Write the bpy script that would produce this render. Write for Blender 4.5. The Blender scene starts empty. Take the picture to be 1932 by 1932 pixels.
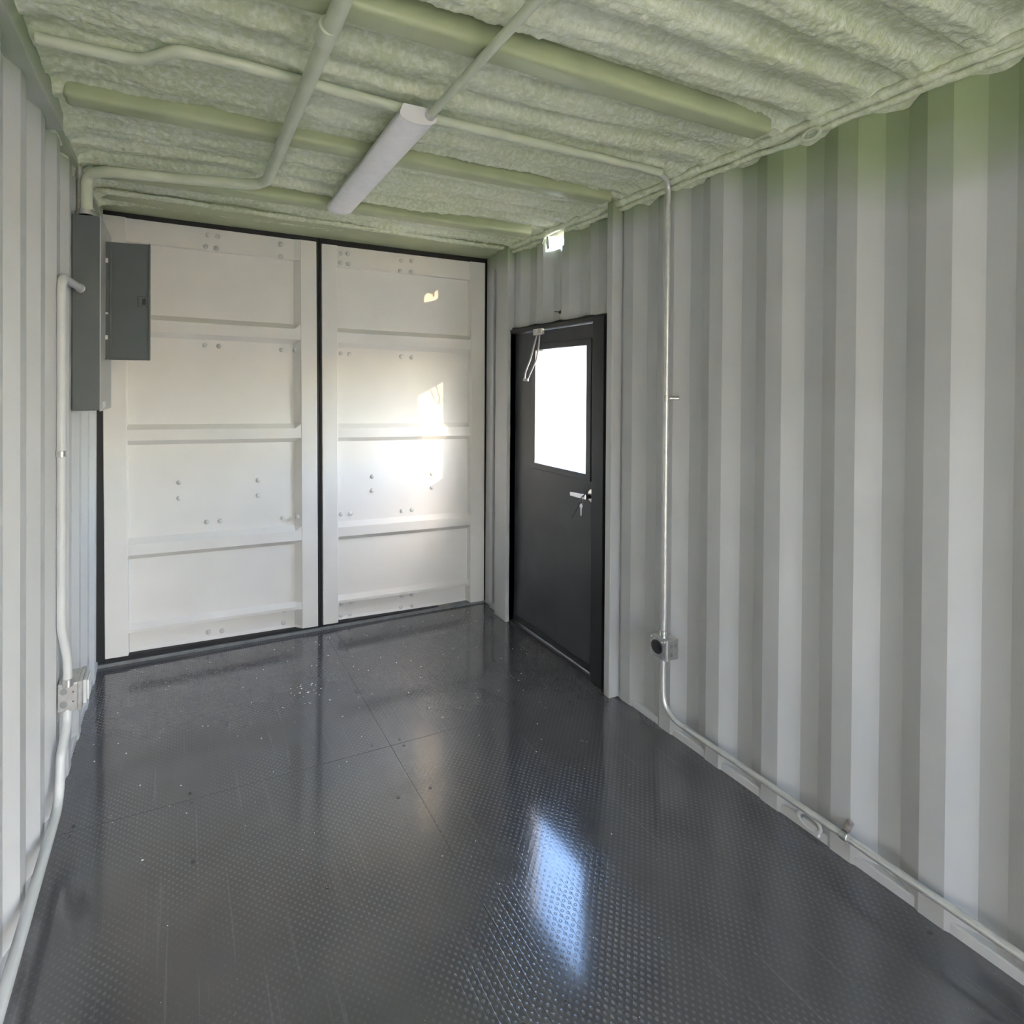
import bpy, bmesh, math, random
import numpy as np
from mathutils import Vector, Matrix, noise

random.seed(7)
SC = bpy.context.scene
COL = SC.collection

# ------------------------------------------------------------------ camera
W_IMG = 1932.0
F_PX, CX, CY = 1052.74, 800.15, 734.13
YAW, PITCH, ROLL = 0.4122, -0.0072, 0.0060
CAM = Vector((0.3898, -3.374, 1.5082))
cd = bpy.data.cameras.new('camera')
cam = bpy.data.objects.new('camera', cd)
COL.objects.link(cam)
cd.sensor_fit = 'HORIZONTAL'
cd.sensor_width = 36.0
cd.lens = 36.0 * F_PX / W_IMG
cd.shift_x = (W_IMG / 2 - CX) / W_IMG
cd.shift_y = (CY - W_IMG / 2) / W_IMG
cd.clip_start = 0.02
fw = Vector((math.sin(YAW) * math.cos(PITCH), math.cos(YAW) * math.cos(PITCH), math.sin(PITCH)))
rt = Vector((math.cos(YAW), -math.sin(YAW), 0))
up = rt.cross(fw)
r2 = math.cos(ROLL) * rt + math.sin(ROLL) * up
u2 = -math.sin(ROLL) * rt + math.cos(ROLL) * up
mw = Matrix(((r2.x, u2.x, -fw.x, CAM.x), (r2.y, u2.y, -fw.y, CAM.y), (r2.z, u2.z, -fw.z, CAM.z), (0, 0, 0, 1)))
cam.matrix_world = mw
SC.camera = cam

# ------------------------------------------------------------------ light
SUN_TO = Vector((0.53, -1.0, 0.27)).normalized()        # towards the low afternoon sun
world = bpy.data.worlds.new('world')
SC.world = world
world.use_nodes = True
wn = world.node_tree
wn.nodes.clear()
wo = wn.nodes.new('ShaderNodeOutputWorld')
wb = wn.nodes.new('ShaderNodeBackground')
sky = wn.nodes.new('ShaderNodeTexSky')
sky.sky_type = 'NISHITA'
sky.sun_disc = False
sky.sun_elevation = math.radians(38)
sky.sun_rotation = math.atan2(SUN_TO.x, SUN_TO.y)
sky.air_density = 1.0
sky.dust_density = 1.2
sky.ozone_density = 1.0
wb.inputs['Strength'].default_value = 0.6
wn.links.new(sky.outputs[0], wb.inputs['Color'])
wn.links.new(wb.outputs[0], wo.inputs['Surface'])

sl = bpy.data.lights.new('sun', 'SUN')
sl.energy = 0.55
sl.angle = math.radians(0.6)
sl.color = (1.0, 0.70, 0.40)
so = bpy.data.objects.new('sun', sl)
COL.objects.link(so)
so.rotation_euler = SUN_TO.to_track_quat('Z', 'Y').to_euler()


def portal(loc, rot, sx, sy):
    l = bpy.data.lights.new('daylight_portal', 'AREA')
    l.shape = 'RECTANGLE'
    l.size = sx
    l.size_y = sy
    l.cycles.is_portal = True
    o = bpy.data.objects.new('daylight_portal', l)
    COL.objects.link(o)
    o.location = loc
    o.rotation_euler = rot


portal((1.285, -5.93, 1.125), (math.radians(90), 0, 0), 1.27, 2.25)          # open end of the container
portal((2.46, -0.785, 1.40), (0, math.radians(90), 0), 0.66, 0.46)       # door window
SC.view_settings.view_transform = 'Standard'
SC.view_settings.look = 'None'
SC.view_settings.gamma = 1.0
SC.view_settings.use_curve_mapping = False
SC.view_settings.exposure = 3.1
SC.cycles.max_bounces = 8
SC.cycles.diffuse_bounces = 7
SC.cycles.glossy_bounces = 4
SC.cycles.transparent_max_bounces = 8
SC.cycles.sample_clamp_indirect = 12.0
SC.cycles.use_denoising = True
SC.cycles.use_adaptive_sampling = True
SC.cycles.adaptive_threshold = 0.08
SC.cycles.adaptive_min_samples = 20

# ------------------------------------------------------------------ materials


def nodes_of(name):
    m = bpy.data.materials.new(name)
    m.use_nodes = True
    nt = m.node_tree
    b = nt.nodes['Principled BSDF']
    return m, nt, b


def N(nt, t, **kw):
    n = nt.nodes.new(t)
    for k, v in kw.items():
        setattr(n, k, v)
    return n


def ramp(nt, src, stops):
    r = N(nt, 'ShaderNodeValToRGB')
    e = r.color_ramp.elements
    while len(e) < len(stops):
        e.new(0.5)
    for i, (p, c) in enumerate(stops):
        e[i].position = p
        e[i].color = (*c, 1) if len(c) == 3 else c
    nt.links.new(src, r.inputs[0])
    return r.outputs[0]


def noise_tex(nt, scale, detail=3, rough=0.5, vec=None):
    n = N(nt, 'ShaderNodeTexNoise')
    n.inputs['Scale'].default_value = scale
    n.inputs['Detail'].default_value = detail
    n.inputs['Roughness'].default_value = rough
    if vec is not None:
        nt.links.new(vec, n.inputs['Vector'])
    return n.outputs['Fac']


def math_n(nt, op, a, b=None, c=None):
    n = N(nt, 'ShaderNodeMath', operation=op)
    for i, v in enumerate((a, b, c)):
        if v is None:
            continue
        if isinstance(v, (int, float)):
            n.inputs[i].default_value = v
        else:
            nt.links.new(v, n.inputs[i])
    return n.outputs[0]


def mixc(nt, fac, a, b):
    n = N(nt, 'ShaderNodeMix', data_type='RGBA')
    if isinstance(fac, (int, float)):
        n.inputs[0].default_value = fac
    else:
        nt.links.new(fac, n.inputs[0])
    for i, v in ((6, a), (7, b)):
        if isinstance(v, tuple):
            n.inputs[i].default_value = (*v, 1)
        else:
            nt.links.new(v, n.inputs[i])
    return n.outputs[2]


def bump(nt, b, h, strength, dist):
    n = N(nt, 'ShaderNodeBump')
    n.inputs['Strength'].default_value = strength
    n.inputs['Distance'].default_value = dist
    nt.links.new(h, n.inputs['Height'])
    nt.links.new(n.outputs[0], b.inputs['Normal'])


def world_pos(nt):
    return N(nt, 'ShaderNodeNewGeometry').outputs['Position']


def simple(name, col, rough=0.5, metal=0.0, var=0.06, scale=6.0, bmp=0.0, bscale=300.0, spec=0.5):
    m, nt, b = nodes_of(name)
    p = world_pos(nt)
    f = noise_tex(nt, scale, 2, 0.55, p)
    lo = tuple(max(0, c * (1 - var)) for c in col)
    hi = tuple(min(1, c * (1 + var)) for c in col)
    nt.links.new(ramp(nt, f, [(0.3, lo), (0.7, hi)]), b.inputs['Base Color'])
    b.inputs['Roughness'].default_value = rough
    b.inputs['Metallic'].default_value = metal
    b.inputs['Specular IOR Level'].default_value = spec
    if bmp:
        bump(nt, b, noise_tex(nt, bscale, 2, 0.5, p), bmp, 0.001)
    return m


GREEN = (0.44, 0.52, 0.34)


def wall_paint(name, zb, ydep, col=(0.49, 0.50, 0.51), rough=0.42):
    """grey-white paint with green overspray along the top edge"""
    m, nt, b = nodes_of(name)
    p = world_pos(nt)
    s = N(nt, 'ShaderNodeSeparateXYZ')
    nt.links.new(p, s.inputs[0])
    f = noise_tex(nt, 2.2, 2, 0.55, p)
    base = ramp(nt, f, [(0.3, tuple(c * 0.95 for c in col)), (0.7, tuple(c * 1.04 for c in col))])
    edge = math_n(nt, 'MULTIPLY_ADD', noise_tex(nt, 2.6, 2, 0.6, p), 0.26, zb - 0.13)
    if ydep:
        far = math_n(nt, 'MULTIPLY', math_n(nt, 'MAXIMUM', math_n(nt, 'SUBTRACT', -1.7, s.outputs[1]), 0.0), ydep)
        edge = math_n(nt, 'SUBTRACT', edge, far)
    mr = N(nt, 'ShaderNodeMapRange', interpolation_type='SMOOTHSTEP')
    nt.links.new(math_n(nt, 'SUBTRACT', s.outputs[2], edge), mr.inputs[0])
    mr.inputs[1].default_value = -0.09
    mr.inputs[2].default_value = 0.14
    g = mixc(nt, mr.outputs[0], base, (0.27, 0.335, 0.19))
    # scuffs
    v = N(nt, 'ShaderNodeMapping')
    v.inputs['Scale'].default_value = (30, 30, 3)
    nt.links.new(p, v.inputs[0])
    sc = ramp(nt, noise_tex(nt, 1.0, 3, 0.65, v.outputs[0]), [(0.66, (0, 0, 0)), (0.80, (1, 1, 1))])
    g2 = mixc(nt, math_n(nt, 'MULTIPLY', sc, 0.18), g, (0.33, 0.32, 0.31))
    nt.links.new(g2, b.inputs['Base Color'])
    b.inputs['Roughness'].default_value = rough
    return m


M = {}
M['wall_r'] = wall_paint('paint_right_wall', 2.275, 0.20)
M['wall_l'] = wall_paint('paint_left_wall', 2.31, 0.0, col=(0.59, 0.605, 0.625))
M['door'] = simple('paint_cargo_door', (0.74, 0.72, 0.695), rough=0.42, var=0.03, scale=3.0, spec=0.10)
M['door_bolt'] = simple('paint_bolt', (0.60, 0.60, 0.58), rough=0.4)
M['rubber'] = simple('black_rubber', (0.010, 0.010, 0.012), rough=0.6)
M['black'] = simple('black_door_paint', (0.052, 0.054, 0.062), rough=0.32, var=0.12)
M['black_frame'] = simple('black_frame_paint', (0.017, 0.018, 0.021), rough=0.36, var=0.12)
M['panel'] = simple('grey_panel_enamel', (0.090, 0.108, 0.114), rough=0.42, var=0.05)
M['panel_light'] = simple('grey_cover_enamel', (0.42, 0.43, 0.44), rough=0.42, var=0.04)
M['galv'] = simple('galvanised_steel', (0.62, 0.62, 0.61), rough=0.34, metal=0.85, var=0.12, scale=40)
M['galv_dark'] = simple('worn_zinc', (0.30, 0.31, 0.32), rough=0.4, metal=0.5, var=0.1, scale=40)
M['conduit_metal'] = simple('zinc_conduit', (0.70, 0.70, 0.69), rough=0.30, metal=0.55, var=0.08, scale=30)
M['chrome'] = simple('satin_chrome', (0.75, 0.75, 0.77), rough=0.22, metal=1.0)
M['paint_pipe'] = simple('painted_conduit', (0.58, 0.60, 0.62), rough=0.42, var=0.05)
M['dark_dev'] = simple('black_socket', (0.018, 0.02, 0.022), rough=0.45)
M['plastic'] = simple('white_plastic', (0.74, 0.75, 0.77), rough=0.35, var=0.03)
M['cover'] = simple('clear_cover_plastic', (0.55, 0.57, 0.60), rough=0.2, var=0.05)
M['sill'] = simple('grey_sill_paint', (0.17, 0.175, 0.18), rough=0.45, var=0.2, scale=14)
M['strap'] = simple('grey_strap', (0.42, 0.42, 0.43), rough=0.6)
M['housing'] = simple('light_housing_white', (0.76, 0.76, 0.78), rough=0.45)
M['rust'] = simple('bare_scuffed_steel', (0.20, 0.17, 0.16), rough=0.55, var=0.4, scale=80)
M['ext_white'] = simple('white_container_paint', (0.93, 0.84, 0.73), rough=0.5, var=0.03)
M['ground'] = simple('dry_yard_concrete', (0.62, 0.49, 0.34), rough=0.9, var=0.2, scale=1.2)
M['sky_blocker'] = simple('tan_sky_blocker', (0.80, 0.59, 0.36), rough=0.9, var=0.1, scale=2.0)  # tan of the added sky-blocking box, chosen to warm the daylight
M['debris'] = simple('pale_foam_crumbs', (0.75, 0.75, 0.72), rough=0.7)
M['screw'] = simple('worn_screw_head', (0.055, 0.055, 0.06), rough=0.35, metal=0.3, var=0.3, scale=90)


def foam_mat():
    m, nt, b = nodes_of('green_spray_foam')
    p = world_pos(nt)
    f = noise_tex(nt, 3.0, 2, 0.6, p)
    c1 = ramp(nt, f, [(0.30, (0.54, 0.60, 0.39)), (0.70, (0.65, 0.70, 0.54))])
    f2 = noise_tex(nt, 55.0, 1, 0.6, p)
    c2 = mixc(nt, ramp(nt, f2, [(0.42, (0, 0, 0)), (0.68, (0.6, 0.6, 0.6))]), c1, (0.80, 0.83, 0.73))
    nt.links.new(c2, b.inputs['Base Color'])
    b.inputs['Roughness'].default_value = 0.48
    h = noise_tex(nt, 90.0, 3, 0.62, p)
    bump(nt, b, h, 0.8, 0.005)
    return m


M['foam'] = foam_mat()
M['green'] = simple('green_painted_steel', (0.43, 0.485, 0.30), rough=0.42, var=0.10, scale=5.0, bmp=0.12, bscale=160)
M['green_pipe'] = simple('green_painted_conduit', (0.58, 0.63, 0.49), rough=0.42, var=0.08, scale=8.0, bmp=0.15, bscale=120)


def floor_mat():
    m, nt, b = nodes_of('black_dimpled_deck')
    p = world_pos(nt)
    mp = N(nt, 'ShaderNodeMapping')
    mp.inputs['Rotation'].default_value = (0, 0, math.radians(45))
    mp.inputs['Scale'].default_value = (1 / 0.0165, 1 / 0.0165, 0.0)
    nt.links.new(p, mp.inputs[0])
    vo = N(nt, 'ShaderNodeTexVoronoi', voronoi_dimensions='2D')
    vo.inputs['Randomness'].default_value = 0.0
    vo.inputs['Scale'].default_value = 1.0
    nt.links.new(mp.outputs[0], vo.inputs['Vector'])
    mr = N(nt, 'ShaderNodeMapRange', interpolation_type='SMOOTHSTEP')
    nt.links.new(vo.outputs['Distance'], mr.inputs[0])
    mr.inputs[1].default_value = 0.12
    mr.inputs[2].default_value = 0.34
    mr.inputs[3].default_value = 1.0
    mr.inputs[4].default_value = 0.0
    dots = mr.outputs[0]
    # fine grooves running along the container
    s = N(nt, 'ShaderNodeSeparateXYZ')
    nt.links.new(p, s.inputs[0])
    pp = math_n(nt, 'PINGPONG', math_n(nt, 'ADD', s.outputs[0], 10.0), 0.01167)
    gr = N(nt, 'ShaderNodeMapRange', interpolation_type='SMOOTHSTEP')
    nt.links.new(pp, gr.inputs[0])
    gr.inputs[1].default_value = 0.0
    gr.inputs[2].default_value = 0.0012
    gr.inputs[3].default_value = 1.0
    gr.inputs[4].default_value = 0.0
    wearf = noise_tex(nt, 1.7, 2, 0.6, p)
    wear = ramp(nt, wearf, [(0.36, (0.08, 0.08, 0.08)), (0.60, (1, 1, 1))])
    relief = math_n(nt, 'MULTIPLY', math_n(nt, 'ADD', dots, math_n(nt, 'MULTIPLY', gr.outputs[0], 0.35)), wear)
    # drag scratches along y
    mp2 = N(nt, 'ShaderNodeMapping')
    mp2.inputs['Scale'].default_value = (60, 1.6, 1)
    mp2.inputs['Rotation'].default_value = (0, 0, math.radians(6))
    nt.links.new(p, mp2.inputs[0])
    scr = ramp(nt, noise_tex(nt, 1.0, 4, 0.7, mp2.outputs[0]), [(0.60, (0, 0, 0)), (0.66, (1, 1, 1))])
    dust = ramp(nt, noise_tex(nt, 1.3, 3, 0.65, p), [(0.30, (0.060, 0.061, 0.066)), (0.75, (0.095, 0.096, 0.103))])
    col = mixc(nt, math_n(nt, 'MULTIPLY', scr, 0.18), dust, (0.22, 0.22, 0.24))
    col = mixc(nt, math_n(nt, 'MULTIPLY', math_n(nt, 'MULTIPLY', dots, wear), 0.42), col, (0.20, 0.20, 0.215))
    speck = ramp(nt, noise_tex(nt, 210.0, 1, 0.5, p), [(0.74, (0, 0, 0)), (0.80, (1, 1, 1))])
    col = mixc(nt, math_n(nt, 'MULTIPLY', speck, 0.35), col, (0.5, 0.5, 0.5))
    nt.links.new(col, b.inputs['Base Color'])
    rf = math_n(nt, 'MULTIPLY_ADD', noise_tex(nt, 3.1, 2, 0.6, p), 0.12, 0.075)
    nt.links.new(rf, b.inputs['Roughness'])
    b.inputs['Specular IOR Level'].default_value = 0.9
    b.inputs['Coat Weight'].default_value = 0.75
    b.inputs['Coat Roughness'].default_value = 0.09
    bump(nt, b, relief, 0.30, 0.0016)
    return m


M['floor'] = floor_mat()


def diffuser_mat():
    m, nt, b = nodes_of('frosted_diffuser')
    p = world_pos(nt)
    f = noise_tex(nt, 30.0, 3, 0.5, p)
    nt.links.new(ramp(nt, f, [(0.3, (0.86, 0.86, 0.90)), (0.7, (0.92, 0.92, 0.95))]), b.inputs['Base Color'])
    b.inputs['Roughness'].default_value = 0.28
    b.inputs['Subsurface Weight'].default_value = 0.0
    return m


M['diffuser'] = diffuser_mat()


def glass_mat():
    m = bpy.data.materials.new('window_glass')
    m.use_nodes = True
    nt = m.node_tree
    nt.nodes.clear()
    o = N(nt, 'ShaderNodeOutputMaterial')
    t = N(nt, 'ShaderNodeBsdfTransparent')
    t.inputs[0].default_value = (0.93, 0.95, 0.96, 1)
    g = N(nt, 'ShaderNodeBsdfGlossy')
    g.inputs['Roughness'].default_value = 0.03
    lw = N(nt, 'ShaderNodeLayerWeight')
    fr = N(nt, 'ShaderNodeMath', operation='MULTIPLY_ADD')
    pw = N(nt, 'ShaderNodeMath', operation='POWER')
    nt.links.new(lw.outputs['Facing'], pw.inputs[0])
    pw.inputs[1].default_value = 4.0
    nt.links.new(pw.outputs[0], fr.inputs[0])
    fr.inputs[1].default_value = 0.85
    fr.inputs[2].default_value = 0.04
    mx = N(nt, 'ShaderNodeMixShader')
    nt.links.new(fr.outputs[0], mx.inputs[0])
    nt.links.new(t.outputs[0], mx.inputs[1])
    nt.links.new(g.outputs[0], mx.inputs[2])
    nt.links.new(mx.outputs[0], o.inputs[0])
    return m


M['glass'] = glass_mat()

# ------------------------------------------------------------------ mesh helpers


class MB:
    def __init__(self):
        self.v = []
        self.f = []

    def add(self, vs, fs):
        o = len(self.v)
        self.v += [tuple(p) for p in vs]
        self.f += [tuple(i + o for i in q) for q in fs]
        return self

    def box(self, x0, x1, y0, y1, z0, z1):
        vs = [(x0, y0, z0), (x1, y0, z0), (x1, y1, z0), (x0, y1, z0), (x0, y0, z1), (x1, y0, z1), (x1, y1, z1), (x0, y1, z1)]
        return self.add(vs, [(0, 3, 2, 1), (4, 5, 6, 7), (0, 1, 5, 4), (1, 2, 6, 5), (2, 3, 7, 6), (3, 0, 4, 7)])

    def hexa(self, p):
        """8 corners: bottom ring 0-3, top ring 4-7"""
        return self.add(p, [(0, 3, 2, 1), (4, 5, 6, 7), (0, 1, 5, 4), (1, 2, 6, 5), (2, 3, 7, 6), (3, 0, 4, 7)])

    def ring_x(self, x0, x1, o, i):
        """rectangular ring in the yz plane; o, i = (y0, y1, z0, z1)"""
        def rect(r, x):
            return [(x, r[0], r[2]), (x, r[1], r[2]), (x, r[1], r[3]), (x, r[0], r[3])]
        vs = rect(o, x0) + rect(i, x0) + rect(o, x1) + rect(i, x1)
        fs = []
        for k in range(4):
            n = (k + 1) % 4
            fs += [(k, n, 4 + n, 4 + k), (8 + k, 12 + k, 12 + n, 8 + n), (k, 8 + k, 8 + n, n), (4 + k, 4 + n, 12 + n, 12 + k)]
        return self.add(vs, fs)

    def tube(self, path, r, n=14, cap=True):
        path = [Vector(p) for p in path]
        rs = r if isinstance(r, (list, tuple)) else [r] * len(path)
        vs = []
        t0 = (path[1] - path[0]).normalized()
        nrm = t0.orthogonal().normalized()
        for k, p in enumerate(path):
            if k == 0:
                t = t0
            elif k == len(path) - 1:
                t = (path[k] - path[k - 1]).normalized()
            else:
                t = ((path[k] - path[k - 1]).normalized() + (path[k + 1] - path[k]).normalized()).normalized()
            nrm = (nrm - t * nrm.dot(t)).normalized()
            bi = t.cross(nrm)
            for j in range(n):
                a = 2 * math.pi * j / n
                vs.append(p + rs[k] * (math.cos(a) * nrm + math.sin(a) * bi))
        fs = []
        for k in range(len(path) - 1):
            for j in range(n):
                j2 = (j + 1) % n
                fs.append((k * n + j, k * n + j2, (k + 1) * n + j2, (k + 1) * n + j))
        if cap:
            fs.append(tuple(range(n))[::-1])
            fs.append(tuple((len(path) - 1) * n + j for j in range(n)))
        return self.add(vs, fs)

    def lathe(self, c, axis, prof, n=20):
        """prof: (distance along the axis, radius) pairs"""
        axis = Vector(axis).normalized()
        a1 = axis.orthogonal().normalized()
        a2 = axis.cross(a1)
        c = Vector(c)
        vs = []
        for d, r in prof:
            for j in range(n):
                a = 2 * math.pi * j / n
                vs.append(c + axis * d + max(r, 1e-5) * (math.cos(a) * a1 + math.sin(a) * a2))
        fs = []
        for k in range(len(prof) - 1):
            for j in range(n):
                j2 = (j + 1) % n
                fs.append((k * n + j, k * n + j2, (k + 1) * n + j2, (k + 1) * n + j))
        fs.append(tuple(range(n))[::-1])
        fs.append(tuple((len(prof) - 1) * n + j for j in range(n)))
        return self.add(vs, fs)

    def prism(self, pts, d):
        """closed outline pts (3d, planar) swept by vector d"""
        n = len(pts)
        d = Vector(d)
        vs = [Vector(p) for p in pts] + [Vector(p) + d for p in pts]
        fs = [tuple(range(n))[::-1], tuple(range(n, 2 * n))]
        for k in range(n):
            fs.append((k, (k + 1) % n, n + (k + 1) % n, n + k))
        return self.add(vs, fs)

    def build(self, name, mat, parent=None, bevel=0.0, smooth=False, seg=2):
        me = bpy.data.meshes.new(name)
        me.from_pydata(self.v, [], self.f)
        bm = bmesh.new()
        bm.from_mesh(me)
        bmesh.ops.recalc_face_normals(bm, faces=bm.faces)
        if bevel:
            es = [e for e in bm.edges if len(e.link_faces) == 2 and e.calc_face_angle(0) > 0.6]
            bmesh.ops.bevel(bm, geom=es, offset=bevel, segments=seg, profile=0.5, affect='EDGES', clamp_overlap=True)
        bm.to_mesh(me)
        bm.free()
        if smooth:
            for p in me.polygons:
                p.use_smooth = True
            try:
                me.set_sharp_from_angle(angle=math.radians(40))
            except Exception:
                pass
        me.materials.append(mat)
        o = bpy.data.objects.new(name, me)
        COL.objects.link(o)
        if parent is not None:
            o.parent = parent
            o.matrix_parent_inverse = Matrix.Translation(-Vector(parent.location)) if parent.parent is None else Matrix.Identity(4)
        return o


def raw_mesh(name, vs, fs, mat, parent=None, smooth=True):
    me = bpy.data.meshes.new(name)
    me.from_pydata(vs, [], fs)
    me.validate()
    if smooth:
        for p in me.polygons:
            p.use_smooth = True
    me.materials.append(mat)
    o = bpy.data.objects.new(name, me)
    COL.objects.link(o)
    if parent is not None:
        o.parent = parent
    return o


def thing(name, label, cat, group=None, kind=None):
    o = bpy.data.objects.new(name, None)
    o.empty_display_size = 0.05
    COL.objects.link(o)
    return tag(o, label, cat, group, kind)


def tag(o, label=None, cat=None, group=None, kind=None):
    if label:
        o['label'] = label
    if cat:
        o['category'] = cat
    if group:
        o['group'] = group
    if kind:
        o['kind'] = kind
    return o


def rounded(pts, rad, n=8):
    """polyline with its corners turned into bends"""
    pts = [Vector(p) for p in pts]
    rads = rad if isinstance(rad, (list, tuple)) else [rad] * len(pts)
    out = [pts[0]]
    for k in range(1, len(pts) - 1):
        a, b, c = pts[k - 1], pts[k], pts[k + 1]
        d1, d2 = (a - b).normalized(), (c - b).normalized()
        ang = d1.angle(d2)
        if ang > 3.08:
            out.append(b)
            continue
        t = min(rads[k] / math.tan(ang / 2), (a - b).length * 0.48, (c - b).length * 0.48)
        p1, p2 = b + d1 * t, b + d2 * t
        for i in range(n + 1):
            s = i / n
            out.append((1 - s) ** 2 * p1 + 2 * s * (1 - s) * b + s * s * p2)
    out.append(pts[-1])
    return out


# ------------------------------------------------------------------ room shell
YB = -5.9          # open end behind the camera
XR, DEP = 2.340, 0.032
PER = 0.237
FOAM_Z = 2.415


def profile(y0, y1, anchor, DEP=DEP):
    """corrugation: list of (y, depth) break points, proud flats start at anchor + k * PER"""
    out = []
    k = math.floor((y0 - anchor) / PER) - 1
    while anchor + k * PER < y1 + PER:
        a = anchor + k * PER
        out += [(a, 0.0), (a + 0.059, 0.0), (a + 0.1185, DEP), (a + 0.1775, DEP)]
        k += 1
    return out


def depth_at(prof, y):
    for (a, da), (b, db) in zip(prof, prof[1:]):
        if a <= y <= b:
            return da + (db - da) * (y - a) / max(b - a, 1e-9)
    return 0.0


def corrugated(name, x_face, sgn, anchor, y0, y1, z0, z1, holes, mat, parent=None, zcuts=(), dep=DEP):
    """wall sheet of real folds; holes = (y0, y1, z0, z1)"""
    prof = profile(y0, y1, anchor, dep)
    ys = sorted({round(y, 5) for y, _ in prof if y0 < y < y1} | {y0, y1} | {h[0] for h in holes} | {h[1] for h in holes})
    zs = sorted({z0, z1} | {h[2] for h in holes} | {h[3] for h in holes} | set(zcuts))
    zs = [z for z in zs if z0 <= z <= z1]
    vs, idx = [], {}
    for i, y in enumerate(ys):
        for j, z in enumerate(zs):
            idx[i, j] = len(vs)
            vs.append((x_face + sgn * depth_at(prof, y), y, z))
    fs = []
    for i in range(len(ys) - 1):
        for j in range(len(zs) - 1):
            ym, zm = (ys[i] + ys[i + 1]) / 2, (zs[j] + zs[j + 1]) / 2
            if any(h[0] < ym < h[1] and h[2] < zm < h[3] for h in holes):
                continue
            q = (idx[i, j], idx[i + 1, j], idx[i + 1, j + 1], idx[i, j + 1])
            fs.append(q if sgn < 0 else q[::-1])
    return raw_mesh(name, vs, fs, mat, parent, smooth=False)


MD = dict(y0=-1.195, y1=-0.298, z1=1.862)              # personnel door opening
VENT = (-0.838, -0.662, 2.292, 2.385)
wall_right = corrugated('wall_right', XR, 1, -2.544, YB, 0.03, 0.0, 2.47,
                        [(MD['y0'], MD['y1'], -0.5, MD['z1']), VENT], M['wall_r'])
tag(wall_right, 'grey painted corrugated steel wall with green overspray along its top', None, None, 'structure')
wall_left = corrugated('wall_left', 0.0, -1, -1.109, YB, 0.03, 0.0, 2.47, [], M['wall_l'], dep=0.024)
tag(wall_left, 'pale grey corrugated steel wall carrying the breaker panel', None, None, 'structure')

# bottom rails
for wl, xa, xb, ya, yb in ((wall_right, 2.346, 2.42, YB, MD['y0'] - 0.02), (wall_right, 2.346, 2.42, MD['y1'] + 0.02, 0.03), (wall_left, -0.08, -0.006, YB, 0.03)):
    MB().box(xa, xb, ya, yb, -0.08, 0.032).build('bottom_rail', M['wall_l'], wl, bevel=0.004)

# left wall: flat top rail strip and cover plate
MB().box(-0.06, 0.034, YB, -1.20, 2.338, 2.46).build('top_rail', M['wall_l'], wall_left, bevel=0.004)
MB().box(-0.06, 0.018, -1.20, -0.02, 2.365, 2.46).build('top_rail', M['wall_l'], wall_left, bevel=0.004)

# back wall with the open doorway the daylight comes through
OP = (0.65, 1.92, 0.0, 2.25)
wb_ = MB()
ringv = []
for yy in (YB - 0.06, YB):
    ringv += [(-0.1, yy, -0.1), (2.45, yy, -0.1), (2.45, yy, 2.5), (-0.1, yy, 2.5),
              (OP[0], yy, 0.0), (OP[1], yy, 0.0), (OP[1], yy, OP[3]), (OP[0], yy, OP[3])]
fs = []
for k in range(4):
    n = (k + 1) % 4
    fs += [(k, n, 4 + n, 4 + k), (8 + k, 12 + k, 12 + n, 8 + n), (k, 8 + k, 8 + n, n), (4 + k, 4 + n, 12 + n, 12 + k)]
wb_.add(ringv, fs)
wall_back = wb_.build('wall_back', M['wall_l'])
tag(wall_back, 'end wall behind the camera with an open doorway', None, None, 'structure')

# floor of dark sheets
floor = thing('floor', 'black dimpled deck sheets screwed to the container floor', None, kind='structure')
xs_cut = (-0.034, 1.2, 2.375)
ys_cut = (0.0, -1.195, -3.6, YB)
panels = {}
for i in range(2):
    for j in range(3):
        g = 0.00035
        xa, xb = xs_cut[i] + g, xs_cut[i + 1] - g
        yb2, ya = ys_cut[j] - g, ys_cut[j + 1] + g
        panels[i, j] = MB().box(xa, xb, ya, yb2, -0.028, 0.0).build('floor_panel', M['floor'], floor, bevel=0.0004, seg=1)
MB().box(-0.1, 2.45, YB - 0.06, 0.02, -0.12, -0.0285).build('subfloor', M['sill'], floor)
SILL = MB().box(-0.02, 2.36, 0.0005, 0.16, -0.06, 0.016).build('door_sill', M['sill'], floor, bevel=0.003)

# screws in the deck
sm = None
for x in (0.064, 0.43, 0.795, 1.130, 1.255, 1.60, 1.965, 2.29):
    for y in (-0.30, -0.75, -1.165, -1.215, -1.475, -1.738, -2.008, -2.268, -2.53):
        if random.random() < 0.10:
            continue
        i = 0 if x < 1.2 else 1
        j = 0 if y > -1.195 else 1
        if sm is None:
            o = MB().lathe((0, 0, 0), (0, 0, 1), [(-0.003, 0.0068), (0.0006, 0.0068), (0.0014, 0.0052), (0.0004, 0.0034), (-0.0004, 0.0012)], 12).build('screw', M['screw'], panels[i, j], smooth=True)
            sm = o.data
        else:
            o = bpy.data.objects.new('screw', sm)
            COL.objects.link(o)
            o.parent = panels[i, j]
        o.location = (x + random.uniform(-.008, .008), y + random.uniform(-.008, .008), 0)

# ------------------------------------------------------------------ ceiling
ceiling = thing('ceiling', 'green spray-foamed corrugated ceiling crossed by steel ribs', None, kind='structure')


# steel tubes under the roof: (y at left end, y at right end, half width)
RIBZ = 2.378
RIBS = ((-2.105, -2.06, 0.038), (-1.345, -1.285, 0.040), (-0.675, -0.63, 0.048), (-2.88, -2.84, 0.038), (-3.65, -3.62, 0.044), (-4.4, -4.4, 0.044), (-5.2, -5.2, 0.044))


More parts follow.
